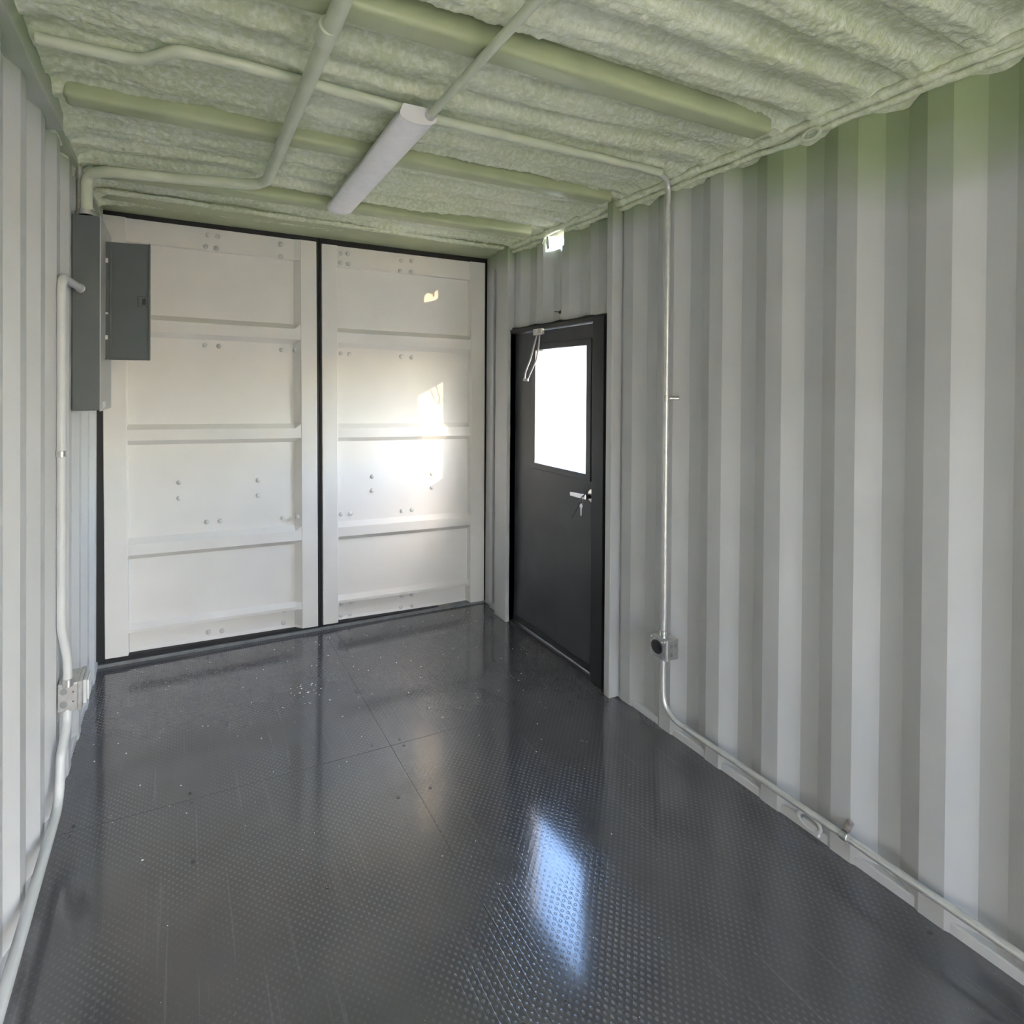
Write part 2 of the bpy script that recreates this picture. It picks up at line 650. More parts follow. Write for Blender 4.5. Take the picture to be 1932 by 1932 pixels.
def foam_height(x, y, fine):
    z = FOAM_Z
    warp = 0.03 * noise.noise((x * 0.8, y * 1.3, 3.0))
    ph = (y + warp) / 0.142
    c = math.cos(2 * math.pi * ph)
    amp = 0.014 + 0.014 * noise.noise((x * 1.2, y * 4.0, 9.0))
    z += amp * math.tanh(2.6 * c)
    z += 0.009 * noise.noise((x * 2.2, y * 19, 1.0)) + 0.005 * noise.noise((x * 5, y * 5, 8.0))
    if fine:
        z += 0.0058 * noise.noise((x * 20, y * 42, 4.0)) + 0.0052 * noise.noise((x * 64, y * 80, 7.0))
    for yl, yr, hw in RIBS:                      # foam stops short along the near side of each rib
        d = y - (yl + (yr - yl) * x / 2.3 - hw)
        if -0.05 < d < 0.005:
            z += 0.022 * (1 - abs(d + 0.004) / 0.05)
    # foam rolled down against the side walls
    for d in (x - 0.0, XR - x):
        if d < 0.10:
            t = 1 - max(d, 0) / 0.10
            wob = 0.012 * noise.noise((0.0 if d == x else 5.0, y * 7.0, 2.0)) + 0.006 * noise.noise((2.0, y * 23.0, d * 30))
            z = z * (1 - t * t) + (FOAM_Z - 0.035 + wob) * t * t
            if d < 0.03:
                z -= (1 - d / 0.03) * (0.014 + 0.012 * noise.noise((3.0 if d == x else 8.0, y * 11.0, 6.0)))
    return z


nx, ny = 430, 520
gx = np.linspace(-0.03, XR + 0.034, nx)
gy = np.linspace(-3.15, -0.16, ny)
vs = [(x, y, foam_height(x, y, True)) for y in gy for x in gx]
fs = [(j * nx + i, (j + 1) * nx + i, (j + 1) * nx + i + 1, j * nx + i + 1) for j in range(ny - 1) for i in range(nx - 1)]
foam = raw_mesh('foam_layer', vs, fs, M['foam'], ceiling)
gy2 = np.linspace(YB, -3.15, 90)
gx2 = np.linspace(-0.03, XR + 0.034, 90)
vs = [(x, y, foam_height(x, y, False)) for y in gy2 for x in gx2]
fs = [(j * 90 + i, (j + 1) * 90 + i, (j + 1) * 90 + i + 1, j * 90 + i + 1) for j in range(89) for i in range(89)]
raw_mesh('foam_layer', vs, fs, M['foam'], ceiling)
MB().box(-0.1, 2.46, YB - 0.06, 0.2, 2.452, 2.50).build('roof_sheet', M['green'], ceiling)

for yl, yr, hw in RIBS:
    p = []
    for z in (RIBZ, 2.45):
        p += [(0.06, yl - hw, z), (2.245, yr - hw, z), (2.245, yr + hw, z), (0.06, yl + hw, z)]
    MB().hexa(p).build('rib', M['green'], ceiling, bevel=0.016, smooth=True, seg=4)

# header above the cargo doors and the lumpy bead of foam along it
hp = [(-0.03, -0.40, 2.404), (2.37, -0.30, 2.385), (2.37, 0.12, 2.388), (-0.03, 0.12, 2.428),
      (-0.03, -0.40, 2.46), (2.37, -0.30, 2.46), (2.37, 0.12, 2.46), (-0.03, 0.12, 2.46)]
MB().hexa(hp).build('door_header', M['green'], ceiling, bevel=0.004)
nb = 260
bead_v, bead_f = [], []
nr = 10
for k in range(nb):
    s = k / (nb - 1)
    x = 0.03 + s * 2.24
    yc = -0.40 + 0.10 * s + 0.012 * noise.noise((x * 4, 0, 0))
    r = 0.014 + 0.006 * noise.noise((x * 34, 1, 0)) + 0.006 * noise.noise((x * 80, 2, 0)) + 0.004 * noise.noise((x * 5, 5, 0))
    for j in range(nr):
        a = 2 * math.pi * j / nr
        bead_v.append((x + 0.004 * noise.noise((x * 90, j, 3)), yc + 1.7 * r * math.cos(a), 2.402 - 0.016 * s + r * 0.8 * math.sin(a)))
for k in range(nb - 1):
    for j in range(nr):
        bead_f.append((k * nr + j, k * nr + (j + 1) % nr, (k + 1) * nr + (j + 1) % nr, (k + 1) * nr + j))
raw_mesh('foam_bead', bead_v, bead_f, M['foam'], ceiling)

# ropey foam along the right wall joint
for (zc, xc, r0, sd) in ((2.388, 2.318, 0.017, 1.0), (2.362, 2.334, 0.012, 5.0)):
    bead_v, bead_f = [], []
    nb = 420
    for k in range(nb):
        s = k / (nb - 1)
        y = -0.20 - s * 2.95
        z = zc + 0.010 * noise.noise((sd, y * 5, 1)) + 0.005 * noise.noise((sd, y * 17, 2))
        r = r0 * (1 + 0.35 * noise.noise((sd, y * 12, 3)) + 0.25 * noise.noise((sd, y * 40, 4)))
        for j in range(nr):
            a = 2 * math.pi * j / nr
            bead_v.append((xc + r * math.cos(a), y, z + r * math.sin(a)))
    for k in range(nb - 1):
        for j in range(nr):
            bead_f.append((k * nr + j, k * nr + (j + 1) % nr, (k + 1) * nr + (j + 1) % nr, (k + 1) * nr + j))
    if r0 > 0.015:
        raw_mesh('foam_bead', bead_v, bead_f, M['foam'], ceiling)
    else:
        # breaks off where the vent hole is
        keep = [f for f in bead_f if not all(VENT[0] - 0.03 < bead_v[i][1] < VENT[1] + 0.03 for i in f)]
        raw_mesh('foam_bead', bead_v, keep, M['foam'], ceiling)

# ------------------------------------------------------------------ cargo doors
BOLT = None


def cargo_door(name, label, tl, tr, bl, br, xl, xr, sl_l, sl_r, st_l, st_r, ol, orr, bolts):
    """nominal leaf spans xl..xr; corners give its true outline on the plane y = 0"""
    root = thing(name, label, None, kind='structure')
    zt, zb = 2.38, 0.03

    def mp(x, z, y):
        s = (x - xl) / (xr - xl)
        t = (z - zb) / (zt - zb)
        px = (1 - s) * (1 - t) * bl[0] + s * (1 - t) * br[0] + (1 - s) * t * tl[0] + s * t * tr[0]
        pz = (1 - s) * (1 - t) * bl[1] + s * (1 - t) * br[1] + (1 - s) * t * tl[1] + s * t * tr[1]
        return (px, y, pz)

    def slab(x0, x1, z0, z1, y0, y1, nm, mat=M['door'], bev=0.004):
        p = [mp(x0, z0, y0), mp(x1, z0, y0), mp(x1, z0, y1), mp(x0, z0, y1), mp(x0, z1, y0), mp(x1, z1, y0), mp(x1, z1, y1), mp(x0, z1, y1)]
        return MB().hexa(p).build(nm, mat, root, bevel=bev)

    slab(xl, xl + st_l, zb, zt, 0.0, 0.055, 'stile')
    slab(xr - st_r, xr, zb, zt, 0.0, 0.055, 'stile')
    # folded sheet: (z, depth) profile from the bottom up
    D = 0.036
    pr = [(zb, D + 0.008), (0.045, D + 0.020), (0.136, D + 0.028), (0.148, 0.010), (0.165, 0.008), (0.190, D), (0.540, D), (0.568, 0.003), (0.625, 0.003), (0.655, D),
          (1.160, D), (1.186, 0.003), (1.245, 0.003), (1.272, D), (1.750, D), (1.778, 0.003), (1.842, 0.003), (1.872, D), (2.252, D), (2.256, 0.018), (2.36, 0.018), (zt, 0.018)]
    xa, xb = xl + st_l - 0.004, xr - st_r + 0.004
    cols = [(xa, 0.0), (xa + sl_l, 1.0), (xb - sl_r, 1.0), (xb, 0.0)]
    vs, fs = [], []
    for x, k in cols:
        for z, d in pr:
            vs.append(mp(x, z, 0.003 + (d - 0.003) * k))
    n = len(pr)
    for c in range(3):
        for i in range(n - 1):
            fs.append((c * n + i, (c + 1) * n + i, (c + 1) * n + i + 1, c * n + i + 1))
    raw_mesh('folded_sheet', vs, fs, M['door'], root, smooth=False)
    # gasket
    g0, g1 = 0.012, 0.05
    gk = 0.05
    for nm, x0, x1, z0, z1 in (('gasket', xl - ol, xl, zb - 0.06, zt + gk), ('gasket', xr, xr + orr, zb - 0.06, zt + gk), ('gasket', xl, xr, zt, zt + gk), ('gasket', xl, xr, zb - 0.06, zb)):
        slab(x0, x1, z0, z1, g0, g1, nm, M['rubber'], 0.002)
    global BOLT
    for bx, bz, d in bolts:
        if BOLT is None:
            o = MB().lathe((0, 0, 0), (0, -1, 0), [(-0.004, 0.014), (0.0, 0.014), (0.004, 0.013), (0.0085, 0.0090), (0.010, 0.003)], 12).build('bolt', M['door_bolt'], root, smooth=True)
            BOLT = o.data
        else:
            o = bpy.data.objects.new('bolt', BOLT)
            COL.objects.link(o)
            o.parent = root
        o.location = (bx, d, bz)
    return root


# bolt spots (x, z, depth of the sheet they sit on)
left_b = [(0.531, 2.351, 0.018), (0.582, 2.348, 0.018), (0.52, 2.284, 0.018), (0.576, 2.281, 0.018), (0.937, 2.341, 0.018), (0.937, 2.268, 0.018),
          (0.517, 1.728, 0.036), (0.593, 1.725, 0.036), (0.946, 1.715, 0.036), (1.024, 1.713, 0.016), (0.386, 0.955, 0.036), (0.386, 0.866, 0.036),
          (0.814, 0.94, 0.036), (0.814, 0.849, 0.036), (0.531, 0.719, 0.036), (0.605, 0.718, 0.036), (0.959, 0.704, 0.036), (1.04, 0.709, 0.012),
          (0.55, 0.15, 0.058), (0.625, 0.148, 0.058), (0.974, 0.136, 0.058), (0.542, 0.078, 0.058), (0.617, 0.072, 0.058), (0.968, 0.06, 0.058)]
right_b = [(1.299, 2.323, 0.018), (1.347, 2.325, 0.018), (1.299, 2.264, 0.018), (1.35, 2.262, 0.018), (1.705, 2.316, 0.018), (1.776, 2.323, 0.018),
           (1.698, 2.25, 0.018), (1.773, 2.249, 0.018), (1.31, 1.703, 0.036), (1.365, 1.701, 0.036), (1.716, 1.693, 0.036), (1.787, 1.692, 0.036),
           (1.52, 0.92, 0.036), (1.521, 0.831, 0.036), (1.942, 0.912, 0.036), (1.943, 0.819, 0.036), (1.316, 0.695, 0.036), (1.377, 0.693, 0.036),
           (1.726, 0.681, 0.036), (1.797, 0.682, 0.036), (1.33, 0.121, 0.058), (1.395, 0.124, 0.058), (1.736, 0.115, 0.058), (1.811, 0.111, 0.058),
           (1.327, 0.047, 0.058), (1.385, 0.048, 0.058), (1.732, 0.038, 0.058), (1.808, 0.034, 0.058)]
cargo_door('door_1', 'pale steel cargo door leaf beside the breaker panel', (0.008, 2.398), (1.146, 2.376), (0.028, 0.043), (1.168, 0.028), 0.0, 1.145, 0.006, 0.040, 0.112, 0.098, 0.05, 0.0145, left_b)
cargo_door('door_2', 'pale steel cargo door leaf next to the black personnel door', (1.178, 2.368), (2.322, 2.355), (1.198, 0.030), (2.330, 0.010), 0.0, 1.145, 0.010, 0.012, 0.098, 0.110, 0.0145, 0.05, right_b)

MB().box(1.135, 1.215, 0.0562, 0.062, 0.0, 2.43).build('gasket', M['rubber'], bpy.data.objects['door_1'])  # black plate added behind the leaf gap to stop light leaking through

# ------------------------------------------------------------------ right-hand posts and personnel door
for (ya, yb, xa, xb, nm) in ((-0.338, -0.195, 2.292, 2.40, 'post'), (-1.279, -1.239, 2.290, 2.40, 'post'), (-0.19, -0.085, 2.318, 2.42, 'post')):
    MB().box(xa, xb, ya, yb, 0.0, 2.40).build(nm, M['wall_r'], wall_right, bevel=0.004)
MB().box(2.335, 2.42, -0.083, 0.0, 0.0, 2.40).build('corner_strip', M['wall_r'], wall_right, bevel=0.004)
MB().box(2.300, 2.318, -0.150, -0.118, 0.05, 2.28).build('door_stop_bar', M['wall_r'], wall_right, bevel=0.003)

md = thing('door_3', 'black personnel door with a window, lever and frame', None, kind='structure')
FX0, FX1 = 2.314, 2.43
Y0, Y1, Z1 = MD['y0'], MD['y1'], MD['z1']
fr = MB()
IY0, IY1, IZ1 = -1.110, -0.338, 1.838
# frame: one bent piece around three sides
o_ = [(Y0, 0.0), (Y0, Z1), (Y1, Z1), (Y1, 0.0), (IY1, 0.0), (IY1, IZ1), (IY0, IZ1), (IY0, 0.0)]
fr.prism([(FX0, y, z) for y, z in o_], (FX1 - FX0, 0, 0))
me = fr
frame = me.build('frame', M['black_frame'], md, bevel=0.003)
# lumps of black sealant where the frame meets the folds above it
sv, sf = [], []
for k in range(60):
    s = k / 59
    y = Y0 + s * (Y1 - Y0)
    r = 0.010 + 0.006 * max(0, math.sin(2 * math.pi * (y + 2.52) / PER)) + 0.002 * noise.noise((y * 30, 0, 0))
    for j in range(8):
        a = 2 * math.pi * j / 8
        sv.append((2.338 + 0.012 * math.cos(a), y, Z1 + 0.001 + r * math.sin(a)))
for k in range(59):
    for j in range(8):
        sf.append((k * 8 + j, k * 8 + (j + 1) % 8, (k + 1) * 8 + (j + 1) % 8, (k + 1) * 8 + j))
raw_mesh('sealant', sv, sf, M['rubber'], md)
# leaf with its window opening
LX = 2.352
WIN = (-1.030, -0.570, 1.046, 1.722)
leaf = MB().ring_x(LX, LX + 0.044, (IY0 + 0.003, IY1 - 0.003, 0.030, IZ1 - 0.004), (WIN[0] - 0.012, WIN[1] + 0.012, WIN[2] - 0.012, WIN[3] + 0.012)).build('leaf', M['black'], md, bevel=0.001)
MB().ring_x(LX - 0.010, LX + 0.052, (WIN[0] - 0.038, WIN[1] + 0.036, WIN[2] - 0.036, WIN[3] + 0.036), WIN).build('window_frame', M['black'], leaf, bevel=0.003)
MB().box(LX + 0.018, LX + 0.024, WIN[0] - 0.008, WIN[1] + 0.008, WIN[2] - 0.008, WIN[3] + 0.008).build('window_pane', M['glass'], leaf)
MB().box(2.318, 2.43, IY0, IY1, -0.02, 0.014).build('threshold', M['black_frame'], md, bevel=0.002)
MB().box(LX - 0.006, LX + 0.006, IY0 + 0.004, IY1 - 0.005, 0.0185, 0.05).build('door_sweep', M['black_frame'], leaf)
MB().box(2.337, 2.343, -1.106, -0.72, 0.013, 0.0185).build('threshold_strip', M['chrome'], md, bevel=0.001)
for (yy, zz) in ((-1.092, 0.998), (-1.092, 1.09)):
    MB().lathe((LX, yy, zz), (-1, 0, 0), [(-0.002, 0.006), (0.002, 0.006), (0.003, 0.003)], 10).build('screw', M['chrome'], leaf, smooth=True)
# lever
LY, LZ = -1.080, 0.938
lev = MB()
lev.lathe((LX, LY, LZ), (-1, 0, 0), [(-0.002, 0.036), (0.006, 0.036), (0.011, 0.030), (0.012, 0.013), (0.052, 0.012), (0.060, 0.011)], 24)
rose = lev.build('lever_rose', M['chrome'], leaf, smooth=True)
hp = []
for (y, zc, h, x) in ((LY - 0.012, LZ + 0.001, 0.014, LX - 0.050), (LY + 0.118, LZ - 0.004, 0.0105, LX - 0.046)):
    hp += [(x - 0.010, y, zc - h), (x + 0.006, y, zc - h), (x + 0.006, y, zc + h), (x - 0.010, y, zc + h)]
hx = MB().add(hp, [(0, 1, 2, 3), (4, 7, 6, 5), (0, 4, 5, 1), (1, 5, 6, 2), (2, 6, 7, 3), (3, 7, 4, 0)])
hx.build('lever_handle', M['chrome'], leaf, bevel=0.003)
# key and cable tie hanging on the lever
key = thing('key', 'small silver key hanging from the door lever', 'key')
kx, ky, kz = LX - 0.062, -1.062, 0.925
pts = []
for (a, h) in ((0.000, 0.004), (-0.006, 0.011), (-0.016, 0.012), (-0.024, 0.005), (-0.060, 0.0042), (-0.064, 0.001)):
    pts.append((a, h))
outl = [(kx, ky + h, kz - 0.024 + a) for a, h in pts] + [(kx, ky - h, kz - 0.024 + a) for a, h in pts[::-1]]
MB().prism(outl, (0.002, 0, 0)).build('blade', M['chrome'], key)
MB().tube([(kx + 0.001, ky + 0.010 * math.cos(a), kz - 0.013 + 0.014 * math.sin(a)) for a in [i * math.pi / 8 for i in range(17)]], 0.0011, 8, False).build('split_ring', M['chrome'], key, smooth=True)
tie = MB().tube([(kx + 0.004, ky - 0.03, 0.938 + 0.018), (kx - 0.004, ky - 0.006, 0.935), (kx - 0.003, ky - 0.002, 0.915), (kx, ky + 0.035, 0.862), (kx + 0.006, ky + 0.078, 0.808)], 0.0021, 8).build('cable_tie', M['dark_dev'], smooth=True)
tag(tie, 'thin black cable tie with a long tail on the door lever', 'cable tie')

# strap hung from the head of the frame
stp = thing('door_strap', 'grey looped strap hanging at the top of the black door', 'strap')


def ribbon(path, w, t):
    m = MB()
    vs = []
    for (x, y, z) in path:
        vs += [(x - t, y - w, z), (x + t, y - w, z), (x + t, y + w, z), (x - t, y + w, z)]
    fs = [(0, 3, 2, 1)]
    n = len(path)
    for k in range(n - 1):
        for j in range(4):
            fs.append((k * 4 + j, k * 4 + (j + 1) % 4, k * 4 + 4 + (j + 1) % 4, k * 4 + 4 + j))
    fs.append(tuple((n - 1) * 4 + j for j in range(4)))
    return m.add(vs, fs)


ribbon([(2.318, -0.628, 1.822), (2.308, -0.618, 1.77), (2.298, -0.582, 1.66), (2.294, -0.540, 1.59), (2.296, -0.528, 1.552)], 0.007, 0.0012).build('strap_band', M['strap'], stp)
ribbon([(2.310, -0.660, 1.806), (2.302, -0.664, 1.75), (2.294, -0.652, 1.66), (2.292, -0.590, 1.575), (2.294, -0.560, 1.538)], 0.006, 0.0012).build('strap_band', M['strap'], stp)
MB().box(2.288, 2.298, -0.572, -0.522, 1.536, 1.552).build('strap_end', M['strap'], stp, bevel=0.002)
MB().box(2.300, 2.322, -0.690, -0.605, 1.806, 1.842).build('bracket', M['galv'], stp, bevel=0.003)
for yy in (-0.668, -0.628):
    MB().lathe((2.302, yy, 1.826), (-1, 0, 0), [(-0.002, 0.011), (0.006, 0.011), (0.009, 0.006)], 12).build('bolt', M['galv'], stp, smooth=True)

# stray screw above the door
scw = MB().lathe((2.372, -0.788, 1.925), (-1, 0.2, 0.05), [(-0.004, 0.003), (0.012, 0.003), (0.013, 0.011), (0.016, 0.010), (0.02, 0.003), (0.045, 0.0022), (0.05, 0.0005)], 12).build('wall_screw', M['dark_dev'], smooth=True)
tag(scw, 'black screw stuck in the wall above the personnel door', 'screw')

# torn lining left around the vent hole
def scrap(pts, t=0.002):
    return MB().prism(pts, (t, 0.0, 0.001)).build('torn_lining', M['wall_l'], wall_right)


scrap([(2.325, -0.664, 2.40), (2.330, -0.640, 2.355), (2.326, -0.655, 2.335), (2.322, -0.680, 2.365), (2.325, -0.69, 2.40)])
scrap([(2.330, -0.700, 2.40), (2.336, -0.712, 2.30), (2.336, -0.690, 2.296), (2.332, -0.684, 2.33), (2.330, -0.690, 2.40)])
scrap([(2.30, -0.70, 2.405), (2.325, -0.84, 2.392), (2.335, -0.84, 2.380), (2.325, -0.70, 2.374)])

# ------------------------------------------------------------------ breaker panel
bp = thing('breaker_panel', 'dark grey breaker panel with its cover door open on the left wall', 'breaker panel')
PX1, PY0, PY1, PZ0, PZ1 = 0.097, -0.83, -0.47, 1.40, 2.168
MB().box(0.002, PX1, PY0, PY1, PZ0, PZ1).build('enclosure', M['panel'], bp, bevel=0.003)
MB().box(PX1, PX1 + 0.004, PY0 - 0.003, PY1 + 0.003, PZ0 - 0.004, PZ1 + 0.004).build('front_cover', M['panel_light'], bp, bevel=0.001)
# cover door swung open, hinged on the front cover
dh = Vector((PX1 + 0.006, -0.700, 0))
dd = Vector((0.170, -0.02, 0))
nn = Vector((-dd.y, dd.x, 0)).normalized()
hz0, hz1 = 1.606, 2.100


def door_box(s0, s1, z0, z1, t0, t1, nm, mat, par, bev=0.0015):
    p = []
    for z in (z0, z1):
        for (s, t) in ((s0, t0), (s1, t0), (s1, t1), (s0, t1)):
            q = dh + dd * s + nn * t
            p.append((q.x, q.y, z))
    return MB().hexa(p).build(nm, mat, par, bevel=bev)


cdoor = door_box(0.0, 1.0, hz0, hz1, 0.0, 0.003, 'cover_door', M['panel'], bp)
door_box(0.965, 1.0, hz0, hz1, -0.013, 0.0, 'door_lip', M['panel'], cdoor)
door_box(0.09, 0.14, hz0 + 0.004, hz1 - 0.004, -0.006, 0.0, 'door_flange', M['panel'], cdoor)
door_box(0.0, 1.0, hz0, hz0 + 0.006, -0.010, 0.0, 'door_lip', M['panel'], cdoor)
door_box(0.72, 0.93, 1.835, 1.875, -0.006, 0.0, 'latch', M['panel'], cdoor)
door_box(0.82, 0.90, 1.842, 1.868, -0.009, -0.006, 'latch_slide', M['dark_dev'], cdoor)
door_box(0.715, 0.73, 1.832, 1.878, -0.007, 0.0, 'latch_slot', M['dark_dev'], cdoor)
for z, h in ((2.02, 0.020), (1.80, 0.008), (1.70, 0.018)):
    door_box(0.005, 0.065, z - h / 2, z + h / 2, -0.010, 0.0, 'hinge_clip', M['galv'], cdoor, 0.001)
MB().box(PX1 + 0.004, PX1 + 0.007, -0.76, -0.70, 1.408, 1.432).build('rating_label', M['plastic'], bp)

# ------------------------------------------------------------------ conduits


def conduit(label, pts, r, mat, rad, extra=()):
    root = thing('conduit', label, 'conduit')
    MB().tube(rounded(pts, rad), r, 16).build('pipe', mat, root, smooth=True)
    for nm, p0, p1, rr, m2 in extra:
        MB().tube([p0, p1], rr, 16).build(nm, m2, root, bevel=0.0012, smooth=True, seg=1)
    return root


conduit('thick green conduit rising from the breaker panel and running along the ceiling',
        [(0.047, -0.80, 2.174), (0.047, -0.80, 2.336), (0.12, -0.862, 2.338), (0.715, -0.955, 2.338), (0.712, -1.20, 2.338), (0.705, -3.6, 2.338)], 0.0215, M['green_pipe'], [0, 0.10, 0.08, 0.16, 0.1, 0],
        [('connector', (0.047, -0.80, 2.174), (0.047, -0.80, 2.195), 0.027, M['galv']), ('coupling', (0.703, -2.04, 2.338), (0.703, -2.10, 2.338), 0.0245, M['green_pipe'])])
conduit('thin bright conduit standing in the corner above the breaker panel',
        [(0.018, -0.77, 2.174), (0.018, -0.77, 2.372)], 0.0115, M['galv'], 0.03, [('connector', (0.018, -0.77, 2.174), (0.018, -0.77, 2.195), 0.016, M['galv'])])
conduit('green conduit feeding the ceiling light from the camera side',
        [(1.108, -1.755, 2.357), (1.108, -2.4, 2.359), (1.112, -3.6, 2.359)], 0.0135, M['green_pipe'], 0.05,
        [('connector', (1.108, -1.745, 2.357), (1.108, -1.785, 2.357), 0.018, M['galv'])])
conduit('green conduit half buried in foam across the ceiling with a jog',
        [(0.05, -1.668, 2.386), (0.285, -1.665, 2.386), (0.385, -1.762, 2.386), (0.55, -1.758, 2.386), (1.0, -1.72, 2.386), (1.16, -1.695, 2.386), (1.9, -1.668, 2.388), (2.20, -1.650, 2.390)], 0.0155, M['green_pipe'], [0, .08, .08, .2, .2, .2, .2, 0])
conduit('bright vertical conduit down the right wall to the round outlet box',
        [(2.18, -1.650, 2.390), (2.300, -1.60, 2.388), (2.300, -1.598, 2.28), (2.300, -1.598, 0.560), (2.303, -1.593, 0.500), (2.303, -1.591, 0.430)], 0.0105, M['conduit_metal'], [0, .06, .1, .08, .08, 0],
        [('strap_clip', (2.300, -1.598, 1.445), (2.300, -1.598, 1.470), 0.0135, M['galv']), ('clip_foot', (2.302, -1.610, 1.458), (2.335, -1.632, 1.458), 0.0085, M['galv']),
         ('connector', (2.303, -1.591, 0.428), (2.303, -1.591, 0.455), 0.015, M['galv'])])
conduit('painted conduit bending from the round outlet box along the foot of the right wall',
        [(2.303, -1.591, 0.350), (2.303, -1.591, 0.100), (2.303, -3.6, 0.104)], 0.0115, M['conduit_metal'], [0, 0.10, 0],
        [('connector', (2.303, -1.591, 0.352), (2.303, -1.591, 0.335), 0.015, M['galv']), ('strap_clip', (2.303, -2.322, 0.102), (2.303, -2.300, 0.102), 0.0145, M['galv']),
         ('clip_foot', (2.305, -2.312, 0.115), (2.333, -2.312, 0.138), 0.010, M['rust'])])
conduit('conduit from the breaker panel side bending down the left wall',
        [(0.034, -0.8365, 1.877), (0.018, -1.125, 1.873), (0.018, -1.125, 1.70), (0.0185, -1.125, 0.66), (0.034, -1.118, 0.56), (0.036, -1.112, 0.460)], 0.0145, M['paint_pipe'], [0, .045, .1, .1, .08, 0],
        [('connector', (0.034, -0.8365, 1.877), (0.033, -0.854, 1.877), 0.018, M['galv']), ('strap_clip', (0.018, -1.125, 1.255), (0.018, -1.125, 1.275), 0.0172, M['galv']),
         ('connector', (0.036, -1.112, 0.458), (0.036, -1.113, 0.485), 0.019, M['galv'])])
conduit('pale conduit from the left outlet box along the foot of the left wall',
        [(0.034, -1.105, 0.378), (0.034, -1.115, 0.330), (0.030, -1.20, 0.270), (0.028, -1.225, 0.124), (0.028, -1.9, 0.126), (0.028, -3.6, 0.128)], 0.0150, M['paint_pipe'], [0, .05, .06, .10, .3, 0])

# ------------------------------------------------------------------ outlet boxes
ob = thing('outlet_box', 'square steel box with a round black socket on the right wall', 'outlet box')
body = MB().box(2.272, 2.338, -1.640, -1.552, 0.347, 0.436).build('box_body', M['galv'], ob, bevel=0.004)
MB().box(2.266, 2.272, -1.640, -1.552, 0.347, 0.436).build('cover_plate', M['galv'], ob, bevel=0.0015)
MB().lathe((2.266, -1.592, 0.393), (-1, 0, 0), [(-0.003, 0.029), (0.004, 0.029), (0.005, 0.026), (0.003, 0.024)], 28).build('round_socket', M['dark_dev'], ob, smooth=True)
for dy, dz in ((0.036, 0.036), (-0.036, 0.036), (-0.036, -0.036), (0.018, 0.030), (-0.022, 0.030)):
    MB().lathe((2.266, -1.596 + dy, 0.3915 + dz), (-1, 0, 0), [(-0.001, 0.0042), (0.0015, 0.0042), (0.0022, 0.002)], 10).build('screw', M['plastic'], ob, smooth=True)
for xx, zz in ((2.297, 0.408), (2.320, 0.408), (2.297, 0.372), (2.320, 0.372)):
    MB().lathe((xx, -1.640, zz), (0, -1, 0), [(-0.001, 0.008), (0.0012, 0.008), (0.0015, 0.006)], 14).build('knockout', M['galv_dark'], body, smooth=True)

ob2 = thing('outlet_box', 'steel outlet box with a flip cover on the left wall', 'outlet box')
body = MB().box(0.006, 0.066, -1.120, -1.005, 0.370, 0.467).build('box_body', M['galv'], ob2, bevel=0.004)
MB().box(0.066, 0.078, -1.122, -1.003, 0.368, 0.469).build('extension_ring', M['galv'], ob2, bevel=0.002)
MB().box(0.078, 0.090, -1.100, -1.025, 0.378, 0.462).build('flip_cover', M['cover'], ob2, bevel=0.003)
MB().box(0.090, 0.096, -1.092, -1.034, 0.386, 0.456).build('socket_face', M['plastic'], ob2, bevel=0.002)
for zz in (0.442, 0.397):
    MB().lathe((0.024, -1.120, zz), (0, -1, 0), [(-0.001, 0.0118), (0.0012, 0.0118), (0.0012, 0.0105), (0.0002, 0.0105)], 20).build('knockout', M['galv_dark'], body, smooth=True)
for zz in (0.436, 0.403):
    MB().lathe((0.052, -1.1195, zz), (0, -1, 0), [(-0.001, 0.0028), (0.0008, 0.0028), (0.0009, 0.001)], 10).build('screw_hole', M['dark_dev'], body)

# ------------------------------------------------------------------ ceiling light
cl = thing('ceiling_light', 'long white batten light with a curved frosted lens on the ceiling', 'ceiling light')
lx0, ly0, lx1, ly1 = 1.069, -1.765, 1.087, -0.760
hw = 0.061


def lsec(pts2, name, mat, y_pad0, y_pad1, smooth):
    n = len(pts2)
    vs = []
    for s in (0, 1):
        cxx = lx0 + (lx1 - lx0) * s
        yy = (ly0 + y_pad0) if s == 0 else (ly1 - y_pad1)
        vs += [(cxx + a, yy, b) for a, b in pts2]
    fs = [tuple(range(n)), tuple(range(n, 2 * n))[::-1]]
    for k in range(n):
        fs.append((k, n + k, n + (k + 1) % n, (k + 1) % n))
    return MB().add(vs, fs).build(name, mat, cl, smooth=smooth)


lsec([(-hw * 0.80, 2.376), (hw * 0.80, 2.376), (hw, 2.350), (hw, 2.345), (-hw, 2.345), (-hw, 2.350)], 'housing', M['housing'], 0.004, 0.004, False)
arc = [(hw * math.cos(a), 2.346 - 0.022 * math.sin(a)) for a in [i * math.pi / 16 for i in range(17)]]
lsec(arc, 'lens', M['diffuser'], 0.004, 0.004, True)
cap_s = [(-hw * 0.82, 2.378), (hw * 0.82, 2.378), (hw * 1.02, 2.352)] + [(hw * 1.02 * math.cos(a), 2.346 - 0.024 * math.sin(a)) for a in [i * math.pi / 16 for i in range(17)]] + [(-hw * 1.02, 2.352)]
for s in (0, 1):
    cxx, yy = (lx0, ly0) if s == 0 else (lx1, ly1)
    MB().prism([(cxx + a, yy, b) for a, b in cap_s], (0, 0.006 if s == 0 else -0.006, 0)).build('end_cap', M['housing'], cl)

# ------------------------------------------------------------------ lashing rings


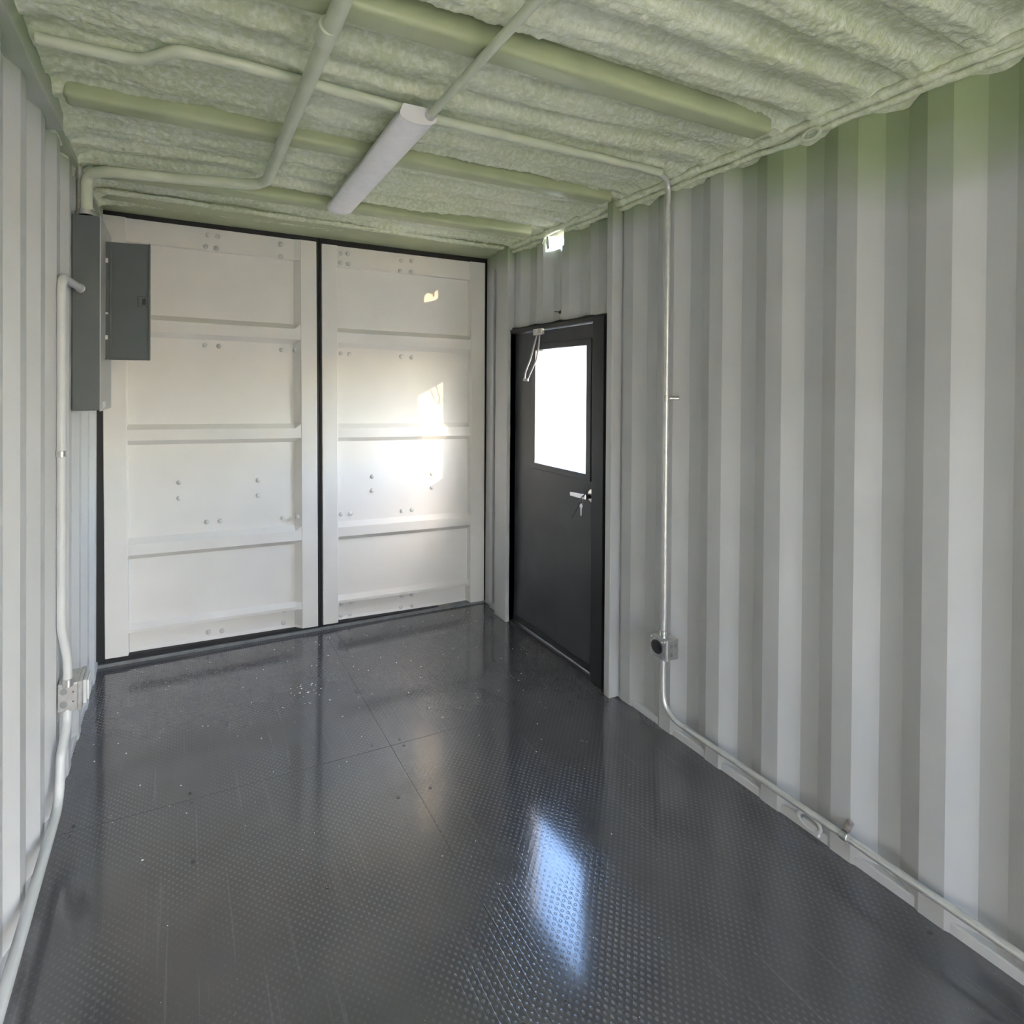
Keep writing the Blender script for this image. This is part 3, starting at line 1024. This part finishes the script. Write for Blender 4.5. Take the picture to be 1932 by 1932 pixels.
def ring(label, c, rx, rz, tr, mat, base):
    root = thing('lashing_ring', label, 'lashing ring')
    path = [(c[0], c[1] + rx * math.cos(a), c[2] + rz * math.sin(a)) for a in [i * 2 * math.pi / 24 for i in range(25)]]
    MB().tube(path, tr, 10, False).build('ring', mat, root, smooth=True)
    MB().box(*base).build('ring_lug', mat, root, bevel=0.004)
    return root


ring('green lashing ring in the foam at the top of the right wall', (2.306, -2.185, 2.348), 0.028, 0.017, 0.0065, M['green_pipe'], (2.306, 2.345, -2.200, -2.170, 2.350, 2.385))
ring('painted lashing ring with a bare patch at the foot of the right wall', (2.336, -2.185, 0.045), 0.036, 0.022, 0.006, M['wall_l'], (2.334, 2.352, -2.215, -2.160, 0.010, 0.045))

# ------------------------------------------------------------------ crumbs on the deck
cv, cf = [], []


def crumb(x, y, s):
    o = len(cv)
    h = s * random.uniform(0.3, 0.6)
    a0 = random.random() * 6
    for k in range(5):
        a = a0 + k * 2 * math.pi / 5
        q = s * random.uniform(0.6, 1.0)
        cv.append((x + q * math.cos(a), y + q * math.sin(a), 0.0))
    cv.append((x, y, h))
    for k in range(5):
        cf.append((o + k, o + (k + 1) % 5, o + 5))
    cf.append((o + 4, o + 3, o + 2, o + 1, o))


for _ in range(150):
    crumb(random.uniform(0.05, 2.2), -abs(random.gauss(0, 0.75)) - 0.06, random.uniform(0.0015, 0.0045))
for _ in range(60):
    crumb(random.uniform(0.05, 2.2), random.uniform(-2.6, -1.0), random.uniform(0.001, 0.0025))
for _ in range(26):
    crumb(random.gauss(0.96, 0.05), random.gauss(-0.66, 0.05), random.uniform(0.002, 0.0075))
cr = raw_mesh('foam_crumbs', cv, cf, M['debris'], None, smooth=False)
tag(cr, 'pale crumbs of trimmed foam scattered over the dark deck', 'debris', None, 'stuff')

# ------------------------------------------------------------------ outside
gr = MB().box(-40, 40, -60, 40, -0.5, -0.16).build('ground', M['ground'])
tag(gr, 'dry yard surface around the container', None, None, 'structure')
nb_ = thing('shipping_container', 'white shipping container seen through the door window', 'container')
corrugated('side_sheet', 4.2, 1, 0.0, -0.9, 5.1, 0.05, 2.45, [], M['ext_white'], nb_)
MB().box(4.18, 4.30, -0.9, 5.1, 2.45, 2.58).build('top_rail', M['ext_white'], nb_)
MB().box(4.18, 4.30, -0.9, 5.1, -0.16, 0.05).build('bottom_rail', M['ext_white'], nb_)
MB().box(4.30, 6.6, -0.9, 5.1, -0.16, 2.56).build('body', M['ext_white'], nb_)
for y in (-0.98, 5.02):
    MB().box(4.17, 4.33, y, y + 0.16, -0.16, 2.59).build('corner_post', M['ext_white'], nb_)

sky_blk = thing('added_sky_blocker', 'unseen tan block added behind the open end to hold back blue sky', None, kind='structure')  # unseen box added to block blue sky and warm the incoming light
MB().box(-9.0, 2.3, -11.0, -9.2, -0.16, 2.7).build('walls', M['sky_blocker'], sky_blk, bevel=0.02)
MB().box(-9.15, 2.45, -11.15, -9.05, 2.7, 2.8).build('roof', M['sky_blocker'], sky_blk, bevel=0.02)

# put each thing's Empty at the base of what it carries
bpy.context.view_layer.update()
for o in [o for o in COL.objects if o.type == 'EMPTY' and o.parent is None]:
    pts = []
    for ch in o.children:
        pts += [ch.matrix_world @ Vector(c) for c in ch.bound_box]
    if not pts:
        continue
    lo = [min(p[i] for p in pts) for i in range(3)]
    hi = [max(p[i] for p in pts) for i in range(3)]
    base = Vector(((lo[0] + hi[0]) / 2, (lo[1] + hi[1]) / 2, lo[2]))
    for ch in o.children:
        ch.matrix_parent_inverse = Matrix.Translation(-base) @ ch.matrix_parent_inverse
    o.location = base
